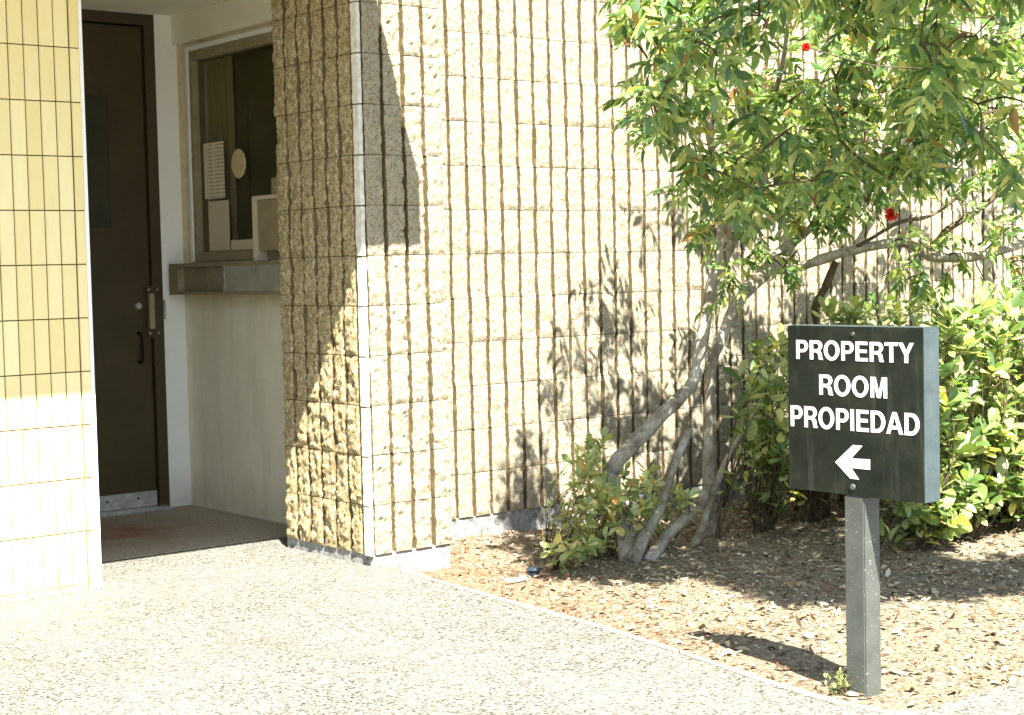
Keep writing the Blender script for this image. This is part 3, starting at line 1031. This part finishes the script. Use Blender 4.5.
class Leaves:
    """many folded leaf blades collected in arrays"""

    def __init__(self, prof, fold=0.25, curl=0.15):
        # prof: list of (t, halfwidth) from base to tip, in units of the leaf length
        self.prof = prof
        self.fold, self.curl = fold, curl
        self.items = []

    def add(self, base, direction, normal, length, width=1.0):
        self.items.append((Vector(base), Vector(direction).normalized(), Vector(normal), length * LR.choice((0.7, 0.9, 1.0, 1.0, 1.15, 1.3)), width * LR.uniform(0.75, 1.15), LR.uniform(-0.8, 2.6)))

    def unit(self):
        v, f = [], []
        for t, w in self.prof:
            z = -self.curl * t * t
            v += [(-w, t, z + self.fold * w), (0, t, z), (w, t, z + self.fold * w)]
        for i in range(len(self.prof) - 1):
            a = i * 3
            f += [(a, a + 1, a + 4, a + 3), (a + 1, a + 2, a + 5, a + 4)]
        return np.array(v), f

    def frame(self, it):
        b, d, n, L, w, cz = it
        s = d.cross(n)
        if s.length < 1e-3:
            s = d.cross(Vector((0.3, 0.9, 0.1)))
        s.normalize()
        n2 = s.cross(d)
        return s, d, n2

    def joined(self, name, items, mat, parent):
        uv, uf = self.unit()
        nv = len(uv)
        V = np.zeros((len(items) * nv, 3))
        o = parent_origin(parent)
        fs_ = []
        for k_, it in enumerate(items):
            s, d, n2 = self.frame(it)
            L, w = it[3], it[4]
            base = it[0] - o
            V[k_ * nv:(k_ + 1) * nv] = np.array(base)[None] + L * (uv[:, :1] * w * np.array(s)[None] + uv[:, 1:2] * np.array(d)[None] + uv[:, 2:] * it[5] * np.array(n2)[None])
            for q in uf:
                fs_.append(tuple(i + k_ * nv for i in q))
        me = bpy.data.meshes.new(name)
        me.from_pydata(V.tolist(), [], fs_)
        ob = link_me(name, me, mat, parent, smooth=True)
        return ob

    def build(self, mat, parent, singles=250, name='foliage'):
        """the leaves that show largest become objects of their own, the rest one mass"""
        sc = []
        for i, it in enumerate(self.items):
            c = it[0] + it[1] * it[3] * 0.5
            px, py = proj(c)
            dep = (c - CAM).dot(fw)
            vis = -10 < px < 1030 and -10 < py < 720
            sc.append(((0 if vis else 100) + dep / it[3] * 0.06 + dep * 1.0, i))
        sc.sort()
        one = set(i for s, i in sc[:singles])
        rest = [it for i, it in enumerate(self.items) if i not in one]
        ob = self.joined(name, rest, mat, parent)
        ob['kind'] = 'stuff'
        uv, uf = self.unit()
        me = bpy.data.meshes.new('leaf')
        me.from_pydata(uv.tolist(), [], uf)
        me.materials.append(MAT[mat])
        me.polygons.foreach_set('use_smooth', [True] * len(me.polygons))
        po = parent_origin(parent)
        for i in sorted(one):
            it = self.items[i]
            s, d, n2 = self.frame(it)
            L, w = it[3], it[4]
            m = Matrix((s * L * w, d * L, n2 * L * it[5])).transposed().to_4x4()
            m.translation = it[0] - po
            o = bpy.data.objects.new('leaf', me)
            COL.objects.link(o)
            o.parent = parent
            o.matrix_local = m


def rvec(r, zs=1.0):
    while True:
        v = Vector((r.uniform(-1, 1), r.uniform(-1, 1), r.uniform(-1, 1) * zs))
        if 0.05 < v.length <= 1:
            return v.normalized()


def inpoly(x, y, P):
    c = False
    j = len(P) - 1
    for i in range(len(P)):
        if (P[i][1] > y) != (P[j][1] > y) and x < (P[j][0] - P[i][0]) * (y - P[i][1]) / (P[j][1] - P[i][1]) + P[i][0]:
            c = not c
        j = i
    return c


LANCE = [(0, 0.02), (0.18, 0.12), (0.45, 0.17), (0.75, 0.12), (1.0, 0.01)]
OBOV = [(0, 0.02), (0.2, 0.09), (0.5, 0.20), (0.75, 0.235), (0.92, 0.14), (1.0, 0.02)]

# ================================================================== the tree
rr = random.Random(21)
gb = at(655, 552, -0.40)
tree = empty('powder_puff_tree', (gb.x, gb.y, -0.10), 'leaning many-stemmed green tree with red puff flowers against the block wall', 'tree')


def limb(name, pts, rad, mat='bark', seg=12, wob=0.35):
    P = [at(*q) for q in pts]
    tube(name, P, [q * 0.80 for q in rad], mat, tree, seg, wob)
    return P


limbs = []
limb('trunk', [(630, 562, -0.42), (622, 520, -0.38), (613, 470, -0.32), (655, 422, -0.28), (694, 380, -0.25), (703, 330, -0.25), (712, 285, -0.28), (728, 250, -0.32)], [0.060, 0.050, 0.042, 0.040, 0.038, 0.034, 0.036, 0.034])
limb('trunk', [(708, 545, -0.20), (709, 500, -0.2), (709, 430, -0.2), (712, 365, -0.22), (727, 325, -0.22), (742, 295, -0.2), (766, 272, -0.15), (790, 245, -0.1)], [0.046, 0.036, 0.033, 0.032, 0.034, 0.040, 0.046, 0.040])
limb('root_stem', [(630, 563, -0.45), (645, 535, -0.44), (660, 508, -0.42), (672, 470, -0.38), (690, 430, -0.33)], [0.050, 0.036, 0.030, 0.026, 0.022])
limb('root_stem', [(648, 565, -0.48), (668, 535, -0.44), (696, 508, -0.36), (708, 488, -0.25)], [0.040, 0.032, 0.030, 0.026])
limb('root_stem', [(690, 556, -0.36), (704, 520, -0.3), (722, 470, -0.2), (745, 430, -0.1), (765, 395, 0.0)], [0.028, 0.022, 0.020, 0.017, 0.014], 'bark')
limbs.append(limb('branch', [(728, 250, -0.32), (737, 234, -0.36), (760, 225, -0.42), (797, 204, -0.5), (848, 176, -0.6), (898, 154, -0.7), (940, 120, -0.75), (985, 80, -0.8)], [0.034, 0.030, 0.026, 0.022, 0.020, 0.018, 0.013, 0.008]))
limbs.append(limb('branch', [(770, 270, -0.15), (793, 269, -0.25), (826, 258, -0.35), (868, 247, -0.42), (906, 243, -0.48), (936, 257, -0.5), (980, 256, -0.55), (1026, 241, -0.6), (1100, 200, -0.65)], [0.030, 0.026, 0.029, 0.030, 0.028, 0.031, 0.030, 0.028, 0.018]))
limbs.append(limb('branch', [(826, 520, -0.2), (824, 420, -0.22), (819, 340, -0.25), (815, 308, -0.28), (826, 285, -0.33), (836, 262, -0.38)], [0.026, 0.024, 0.022, 0.022, 0.022, 0.020], 'darkbark'))
limbs.append(limb('branch', [(930, 252, -0.5), (945, 232, -0.52), (975, 212, -0.55), (1003, 190, -0.6), (1050, 150, -0.65)], [0.018, 0.018, 0.018, 0.016, 0.010], 'darkbark'))
limbs.append(limb('branch', [(978, 258, -0.55), (995, 235, -0.55), (1008, 212, -0.58), (1030, 196, -0.6)], [0.018, 0.016, 0.014, 0.010]))
limbs.append(limb('branch', [(852, 250, -0.40), (872, 238, -0.45), (900, 222, -0.5), (930, 216, -0.52), (960, 196, -0.56), (980, 186, -0.6)], [0.012, 0.012, 0.012, 0.011, 0.010, 0.007], 'darkbark'))
limbs.append(limb('branch', [(790, 245, -0.1), (812, 190, -0.2), (838, 130, -0.35), (844, 80, -0.5), (841, 40, -0.6), (832, 0, -0.65), (815, -60, -0.7)], [0.034, 0.028, 0.024, 0.022, 0.020, 0.018, 0.010]))
limbs.append(limb('branch', [(728, 250, -0.32), (725, 215, -0.45), (715, 170, -0.6), (705, 120, -0.75), (690, 70, -0.85), (670, 20, -0.9), (660, -40, -0.9)], [0.026, 0.022, 0.018, 0.015, 0.012, 0.009, 0.006]))
limbs.append(limb('branch', [(760, 225, -0.42), (765, 170, -0.55), (772, 110, -0.7), (785, 50, -0.85), (790, -20, -0.9)], [0.020, 0.018, 0.015, 0.012, 0.007]))
limbs.append(limb('branch', [(790, 245, -0.1), (840, 200, 0.0), (900, 120, 0.05), (950, 40, 0.05), (990, -50, 0.0)], [0.028, 0.024, 0.020, 0.015, 0.008]))

limbs.append(limb('branch', [(838, 130, -0.35), (880, 40, -0.8), (930, -60, -1.3), (980, -150, -1.8), (1010, -220, -2.2)], [0.026, 0.022, 0.018, 0.014, 0.008]))
limbs.append(limb('branch', [(832, 0, -0.65), (850, -120, -1.1), (880, -240, -1.6), (900, -330, -2.0)], [0.020, 0.017, 0.013, 0.008]))
limbs.append(limb('branch', [(1026, 241, -0.6), (1090, 140, -1.1), (1160, 40, -1.6), (1230, -60, -2.1), (1290, -120, -2.4)], [0.028, 0.024, 0.018, 0.013, 0.008]))
node_pts = []
for P in limbs:
    for i in range(len(P) - 1):
        for s in range(4):
            node_pts.append(P[i].lerp(P[i + 1], s / 4))

CROWN = [(655, -160), (640, -20), (632, 25), (652, 55), (640, 85), (655, 112), (648, 140), (672, 168), (690, 205), (712, 235), (735, 222), (760, 215), (790, 185), (835, 196), (870, 172), (905, 190), (950, 180), (1000, 190), (1060, 215), (1300, 190), (1300, -260), (700, -260)]
tl = Leaves(LANCE, 0.25, 0.12)
tw_v, tw_f = [], []


def compound(base, d, n, L, pairs, ll):
    """one feathery leaf: leaflet pairs along a drooping stalk"""
    d = d.normalized()
    s = d.cross(n)
    if s.length < 0.05:
        s = d.cross(Vector((1, 0, 0)))
    s.normalize()
    nn = s.cross(d)
    p = Vector(base)
    for i in range(pairs):
        t = (i + 1) / pairs
        dd = (d + Vector((0, 0, -0.55 * t * t))).normalized()
        p = p + dd * (L / pairs)
        for sg_ in (-1, 1):
            ld = (dd * 0.62 + s * sg_ * 0.85 + Vector((0, 0, -0.28)) + rvec(rr) * 0.22).normalized()
            tl.add(p, ld, nn + rvec(rr) * 0.45, ll * rr.uniform(0.75, 1.15) * (0.7 + 0.5 * math.sin(math.pi * (0.25 + 0.7 * t))))
    tl.add(p, (d + Vector((0, 0, -0.6))).normalized(), nn + rvec(rr) * 0.3, ll * 1.05)


def twig_cluster(c, nleaf, L=0.13, ll=0.058, node=None):
    if node is None:
        node = min(node_pts, key=lambda q: (q - c).length_squared)
    v_, f_ = [], []
    mid = node.lerp(c, 0.55) + Vector((rr.uniform(-.04, .04), rr.uniform(-.04, .04), rr.uniform(0.0, .07)))
    a, b = tube_arrays([node, mid, c], [0.0055, 0.004, 0.0022], 5, 0, len(tw_v))
    tw_v.extend(a)
    tw_f.extend(b)
    node_pts.append(c)
    node_pts.append(mid)
    out = (c - mid).normalized()
    for i in range(nleaf):
        d = (out * 0.55 + rvec(rr, 0.8)).normalized()
        n = Vector((0, 0, 1)) + rvec(rr) * 0.6
        compound(c - out * rr.uniform(0, 0.09), d, n, L * rr.uniform(0.7, 1.2), rr.choice((3, 4, 4, 5)), ll)


def shade_ok(c):
    """keep the crown where its shadow falls as it does in the place: on the bed behind the lit front strip, not high on the wall"""
    h = c.z + 0.09
    g = c + Vector((0.2606, 0.6814, -1.0)) * h
    if g.y < MY:
        px, py = proj(g)
        lim = 588 + 14 * math.sin(px * 0.021) if px < 760 else 603 + 6 * math.sin(px * 0.03)
        return 6 if py < lim and px > 500 else 0
    w = c + Vector((0.2606, 0.6814, -1.0)) * ((MY - c.y) / 0.6814)
    px, py = proj(w)
    if px < 700:
        if py < 200 or px < 512:
            return 0
        return 4 if noise.noise(w * 6.5) > (0.04 if py < 300 else -0.12) else 0
    return 6


cnt = 0
tries = 0
todo = []
while cnt < 285 and tries < 40000:
    tries += 1
    px = rr.uniform(625, 1250)
    py = rr.uniform(-85, 250)
    if not inpoly(px, py, CROWN):
        continue
    if px > 1060 and rr.random() < 0.7:
        continue
    Y = rr.uniform(-1.7, 0.2) if px > 720 else rr.uniform(-1.35, -0.3)
    c = at(px, py, Y)
    # open clumping: gaps in the crown
    g = noise.noise(c * 2.1 + Vector((3, 8, 1)))
    sk = shade_ok(c) if g > -0.13 else 0
    if not sk:
        continue
    todo.append((c, sk))
    cnt += 1
# high front of the crown over the bed, mostly unseen sprays added to shade it
SHADE = [(530, 575), (600, 585), (700, 578), (780, 604), (860, 608), (930, 604), (1020, 590), (1120, 575), (1120, 555), (940, 566), (870, 540), (800, 500), (720, 510), (560, 545)]
n_, tries = 0, 0
while n_ < 520 and tries < 40000:
    tries += 1
    px, py = rr.uniform(530, 1150), rr.uniform(495, 606)
    if not inpoly(px, py, SHADE):
        continue
    d = (px - 512) / F * RT - (py - 357.5) / F * UP + fw
    g = CAM + d * ((-0.09 - CAM.z) / d.z)
    c = g - Vector((0.2606, 0.6814, -1.0)) * rr.uniform(1.5, 3.5)
    qx, qy = proj(c)
    inside = inpoly(qx, qy, CROWN)
    if not (inside or qy < -25 or qx > 1050) or c.x < -0.2:
        continue
    if inside and qy > -10 and rr.random() < 0.88:
        continue
    todo.append((c, 7))
    n_ += 1
base_pts = list(node_pts)
todo.sort(key=lambda e: min((q - e[0]).length_squared for q in base_pts))
for c, sk in todo:
    twig_cluster(c, max(2, sk + rr.choice((-1, 0, 0, 1))))
# hanging sprays under the crown and round the fork
for (px, py, Y, n_) in [(634, 40, -0.8, 4), (640, 98, -0.8, 4), (642, 128, -0.85, 5), (628, 30, -0.8, 3), (700, 228, -0.6, 4), (716, 240, -0.55, 5), (730, 285, -0.45, 4), (742, 262, -0.5, 5), (715, 305, -0.45, 3), (756, 250, -0.45, 5),
                        (836, 222, -0.6, 6), (820, 214, -0.6, 6), (850, 214, -0.55, 5), (812, 225, -0.55, 5), (912, 262, -0.65, 5), (922, 275, -0.66, 4), (930, 250, -0.62, 4), (1000, 240, -0.7, 4), (1015, 225, -0.7, 5), (960, 262, -0.6, 2), (985, 280, -0.6, 2),
                        (952, 236, -0.62, 5), (1010, 262, -0.68, 5), (975, 222, -0.66, 5), (1018, 285, -0.66, 4), (890, 268, -0.6, 4), (905, 290, -0.6, 3), (868, 205, -0.6, 5), (783, 268, -0.5, 4), (800, 262, -0.5, 3), (880, 190, -0.66, 6), (920, 200, -0.7, 6), (945, 285, -0.6, 3),
                        (760, 210, -0.5, 6), (780, 200, -0.55, 6), (745, 195, -0.6, 5), (795, 226, -0.5, 4)]:
    c = at(px, py, Y)
    twig_cluster(c, n_, 0.11, 0.055)
tl.build('tree_leaf', tree, 260)
p = parent_origin(tree)
o = link_mesh('twigs', [a - p for a in tw_v], tw_f, 'darkbark', tree, smooth=True)
o['kind'] = 'stuff'


def puff(px, py, Y, r):
    c = at(px, py, Y)
    v_, f_ = [], []
    for i in range(420):
        d = rvec(rr)
        s = d.cross(rvec(rr)).normalized() * 0.0011
        L = r * rr.uniform(0.75, 1.05)
        n = len(v_)
        a = d * 0.004
        v_ += [a - s, a + s, d * L + s * 1.4, d * L - s * 1.4]
        f_.append((n, n + 1, n + 2, n + 3))
    po = parent_origin(tree)
    o = link_mesh('flower', [q + c - po for q in v_], f_, 'red', tree)
    o['label'] = 'red powder puff flower'
    node = min(node_pts, key=lambda q: (q - c).length_squared)
    tube('flower_stalk', [node, node.lerp(c, 0.5) + Vector((0, 0, -0.02)), c], [0.003, 0.0022, 0.0018], 'darkbark', tree, 5)


puff(891, 214, -0.88, 0.034)
puff(806, 47, -2.35, 0.013)


# ================================================================== the hedge and the low shrubs
def rosette_shrub(name, label, seeds, mat, leafl, nl, singles, group=None, prof=OBOV, stem_r=0.0042, cat='shrub'):
    """seeds: list of (tip point, root point)"""
    r = random.Random(len(seeds) * 13 + 5)
    root0 = sum((s[1] for s in seeds), Vector()) / len(seeds)
    e = empty(name, (root0.x, root0.y, bed_z(root0.x, root0.y)), label, cat, group)
    lv = Leaves(prof, 0.22, 0.10)
    sv, sf = [], []
    for tip, root in seeds:
        mid = root.lerp(tip, 0.6) + Vector((r.uniform(-.08, .08), r.uniform(-.08, .08), 0.02))
        a, b = tube_arrays([root, mid, tip], [stem_r, stem_r * 0.7, stem_r * 0.4], 5, 0, len(sv))
        sv.extend(a)
        sf.extend(b)
        ax = ((tip - mid).normalized() + Vector((-0.25, -0.45, 0.75)) * 0.8 + rvec(r) * 0.35).normalized()
        t1 = ax.cross(rvec(r)).normalized()
        t2 = ax.cross(t1)
        n = r.choice(nl)
        for i in range(n):
            an = 2.4 * i + r.uniform(-.3, .3)
            up = 0.25 + 0.75 * i / n
            d = (t1 * math.cos(an) + t2 * math.sin(an)) * (1.15 - up * 0.7) + ax * up * 0.9
            lv.add(tip - ax * 0.05 * (1 - i / n), d, ax + rvec(r) * 0.25, leafl * r.uniform(0.7, 1.15))
        for i in range(r.choice((4, 5, 6))):      # leaves along the stem
            t_ = r.uniform(0.25, 0.95)
            q = root.lerp(mid, t_ / 0.6) if t_ < 0.6 else mid.lerp(tip, (t_ - 0.6) / 0.4)
            d = rvec(r, 0.5)
            lv.add(q, d, Vector((0, 0, 1)) + rvec(r) * 0.5, leafl * r.uniform(0.7, 1.0))
    lv.build(mat, e, singles)
    p_ = parent_origin(e)
    o_ = link_mesh('stems', [a - p_ for a in sv], sf, 'darkbark', e, smooth=True)
    o_['kind'] = 'stuff'
    return e


def hedge_seeds(n, region, Yr, r, rootx=0.0):
    out = []
    while len(out) < n:
        px, py = r.uniform(*region[0]), r.uniform(*region[1])
        if not inpoly(px, py, region[2]):
            continue
        c = at(px, py, Yr[0] + (Yr[1] - Yr[0]) * r.random() ** 1.5)
        if c.z < 0.0 or c.y > 0.44:
            continue
        gx, gy = 0.33, 0.30
        root = Vector((round(c.x / gx) * gx + 0.06 * math.sin(c.y * 9) + r.uniform(-.02, .02), min(round((c.y + 0.1) / gy) * gy + r.uniform(-.02, .02), 0.40), 0))
        root.z = bed_z(root.x, root.y) - 0.02
        out.append((c, root))
    return out


rh = random.Random(77)
HP = [(925, 345), (940, 318), (965, 300), (1000, 296), (1060, 292), (1250, 300), (1250, 570), (1010, 556), (960, 550), (905, 516), (893, 490), (920, 440)]
sd_ = hedge_seeds(760, ((890, 1250), (290, 560), HP), (-1.36, -0.55), rh)
rosette_shrub('evergreen_hedge', 'thick glossy green hedge right of and behind the sign', sd_, 'hedge_leaf', 0.085, (7, 8, 9), 280, cat='hedge')
HP2 = [(735, 375), (760, 345), (790, 330), (830, 306), (880, 300), (930, 298), (960, 292), (960, 420), (800, 480), (770, 478), (740, 440)]
sd_ = hedge_seeds(260, ((735, 960), (292, 480), HP2), (-0.5, 0.25), rh)
rosette_shrub('evergreen_shrub', 'yellow-green leafy shrub between tree trunk and sign', sd_, 'hedge_leaf', 0.080, (6, 7, 8), 160)
SP = [(546, 592), (549, 548), (566, 520), (572, 470), (590, 425), (606, 432), (612, 470), (640, 462), (690, 488), (690, 506), (640, 512), (615, 530), (606, 588), (575, 594)]
sd_ = hedge_seeds(95, ((545, 695), (400, 592), SP), (-0.55, -0.1), rh)
rosette_shrub('low_leafy_shrub', 'low pale green shrub with small leaves at the foot of the leaning trunks', sd_, 'shrub_leaf', 0.052, (6, 7, 8), 160, stem_r=0.0022)
# weed at the foot of the post
rw = random.Random(4)
wd = []
for i in range(7):
    b = Vector((-0.178, -2.60 + rw.uniform(-.02, .03), bed_z(-0.18, -2.6)))
    wd.append((b + Vector((rw.uniform(-.03, .02), rw.uniform(-.03, .04), rw.uniform(.02, .075))), b))
rosette_shrub('weed', 'tiny pale weed growing at the foot of the sign post', wd, 'shrub_leaf', 0.020, (3, 4), 10, stem_r=0.0015, cat='weed')

# ================================================================== litter
rl = random.Random(9)


def edge_x(y):
    for (xa, ya), (xb, yb) in zip(EDGE, EDGE[1:]):
        if yb <= y <= ya:
            return xa + (xb - xa) * (ya - y) / (ya - yb)
    return 0.06


lit = Leaves([(0, 0.03), (0.3, 0.22), (0.65, 0.2), (1.0, 0.02)], 0.3, 0.25)
chips = Leaves([(0, 0.08), (0.5, 0.11), (1.0, 0.06)], 0.1, 0.05)
n = 0
while n < 21000:
    x, y = rl.uniform(-0.25, 5.6), rl.uniform(-2.84, 0.5)
    if x < edge_x(y) + 0.015 or (x < 0.43 and y > -0.01):
        continue
    if x > 2.6 and rl.random() < 0.45:
        continue
    z = bed_z(x, y) + rl.uniform(0.001, 0.012)
    d = rvec(rl, 0.25)
    nn = Vector((0, 0, 1)) + rvec(rl) * 0.5
    red = 0.95 - 1.0 * x + 0.35 * (y + 0.3)
    if rl.random() < max(0.06, min(0.85, red)):
        chips.add((x, y, z), d, nn, rl.uniform(0.012, 0.035))
    else:
        lit.add((x, y, z), d, nn, rl.choice((0.008, 0.010, 0.013, 0.016, 0.020, 0.026, 0.038)))
    n += 1
for i in range(420):      # strays on the path
    y = rl.uniform(-2.7, -0.2)
    lit.add((edge_x(y) - min(abs(rl.gauss(0, 0.05)) + (rl.random() < 0.12) * abs(rl.gauss(0, 0.5)), 1.6) + 0.01, y, GZ + 0.003), rvec(rl, 0.1), Vector((0, 0, 1)), rl.uniform(0.008, 0.018))


def joined_top(L, name, mat, label, cat):
    z = bpy.data.objects.new('origin', None)
    o_ = L.joined(name, L.items, mat, z)
    o_.parent = None
    bpy.data.objects.remove(z)
    tag(o_, label, cat, kind='stuff')


joined_top(lit, 'leaf_litter', 'dry', 'dry brown leaf litter covering the planting bed', 'leaf litter')
joined_top(chips, 'bark_chips', 'chip', 'reddish bark chips in the bed beside the pier', 'bark chips')

# the two small pieces lying in the bed
a = at(507, 583, -0.50)
c = Vector((0.375, -0.475, bed_z(0.375, -0.475) + 0.012))
pl = empty('plastic_strip', c, 'small flat pale plastic strip lying in the bed by the path', 'plastic strip')
box('strip', (c.x - 0.045, c.x + 0.045, c.y - 0.018, c.y + 0.018, c.z - 0.006, c.z + 0.004), 'pale', pl, bevel=0.003)
pl.rotation_euler = (0.05, -0.06, -0.35)
c = Vector((0.56, -0.36, bed_z(0.56, -0.36)))
cp = empty('sprinkler_head', c, 'dark blue sprinkler head in the bed beside the pale strip', 'sprinkler')
disc('cap', (c.x, c.y, c.z + 0.03), 0.032, 0.010, 'blueplastic', cp)
for o in cp.children:
    o.rotation_euler = (math.radians(-90), 0, 0)
    o.location = (0, 0, 0.03)
    for v_ in o.data.vertices:
        v_.co.z -= 0.03
tube('riser', [(c.x, c.y, c.z - 0.03), (c.x, c.y, c.z + 0.0295)], [0.022, 0.024], 'blueplastic', cp, 16)
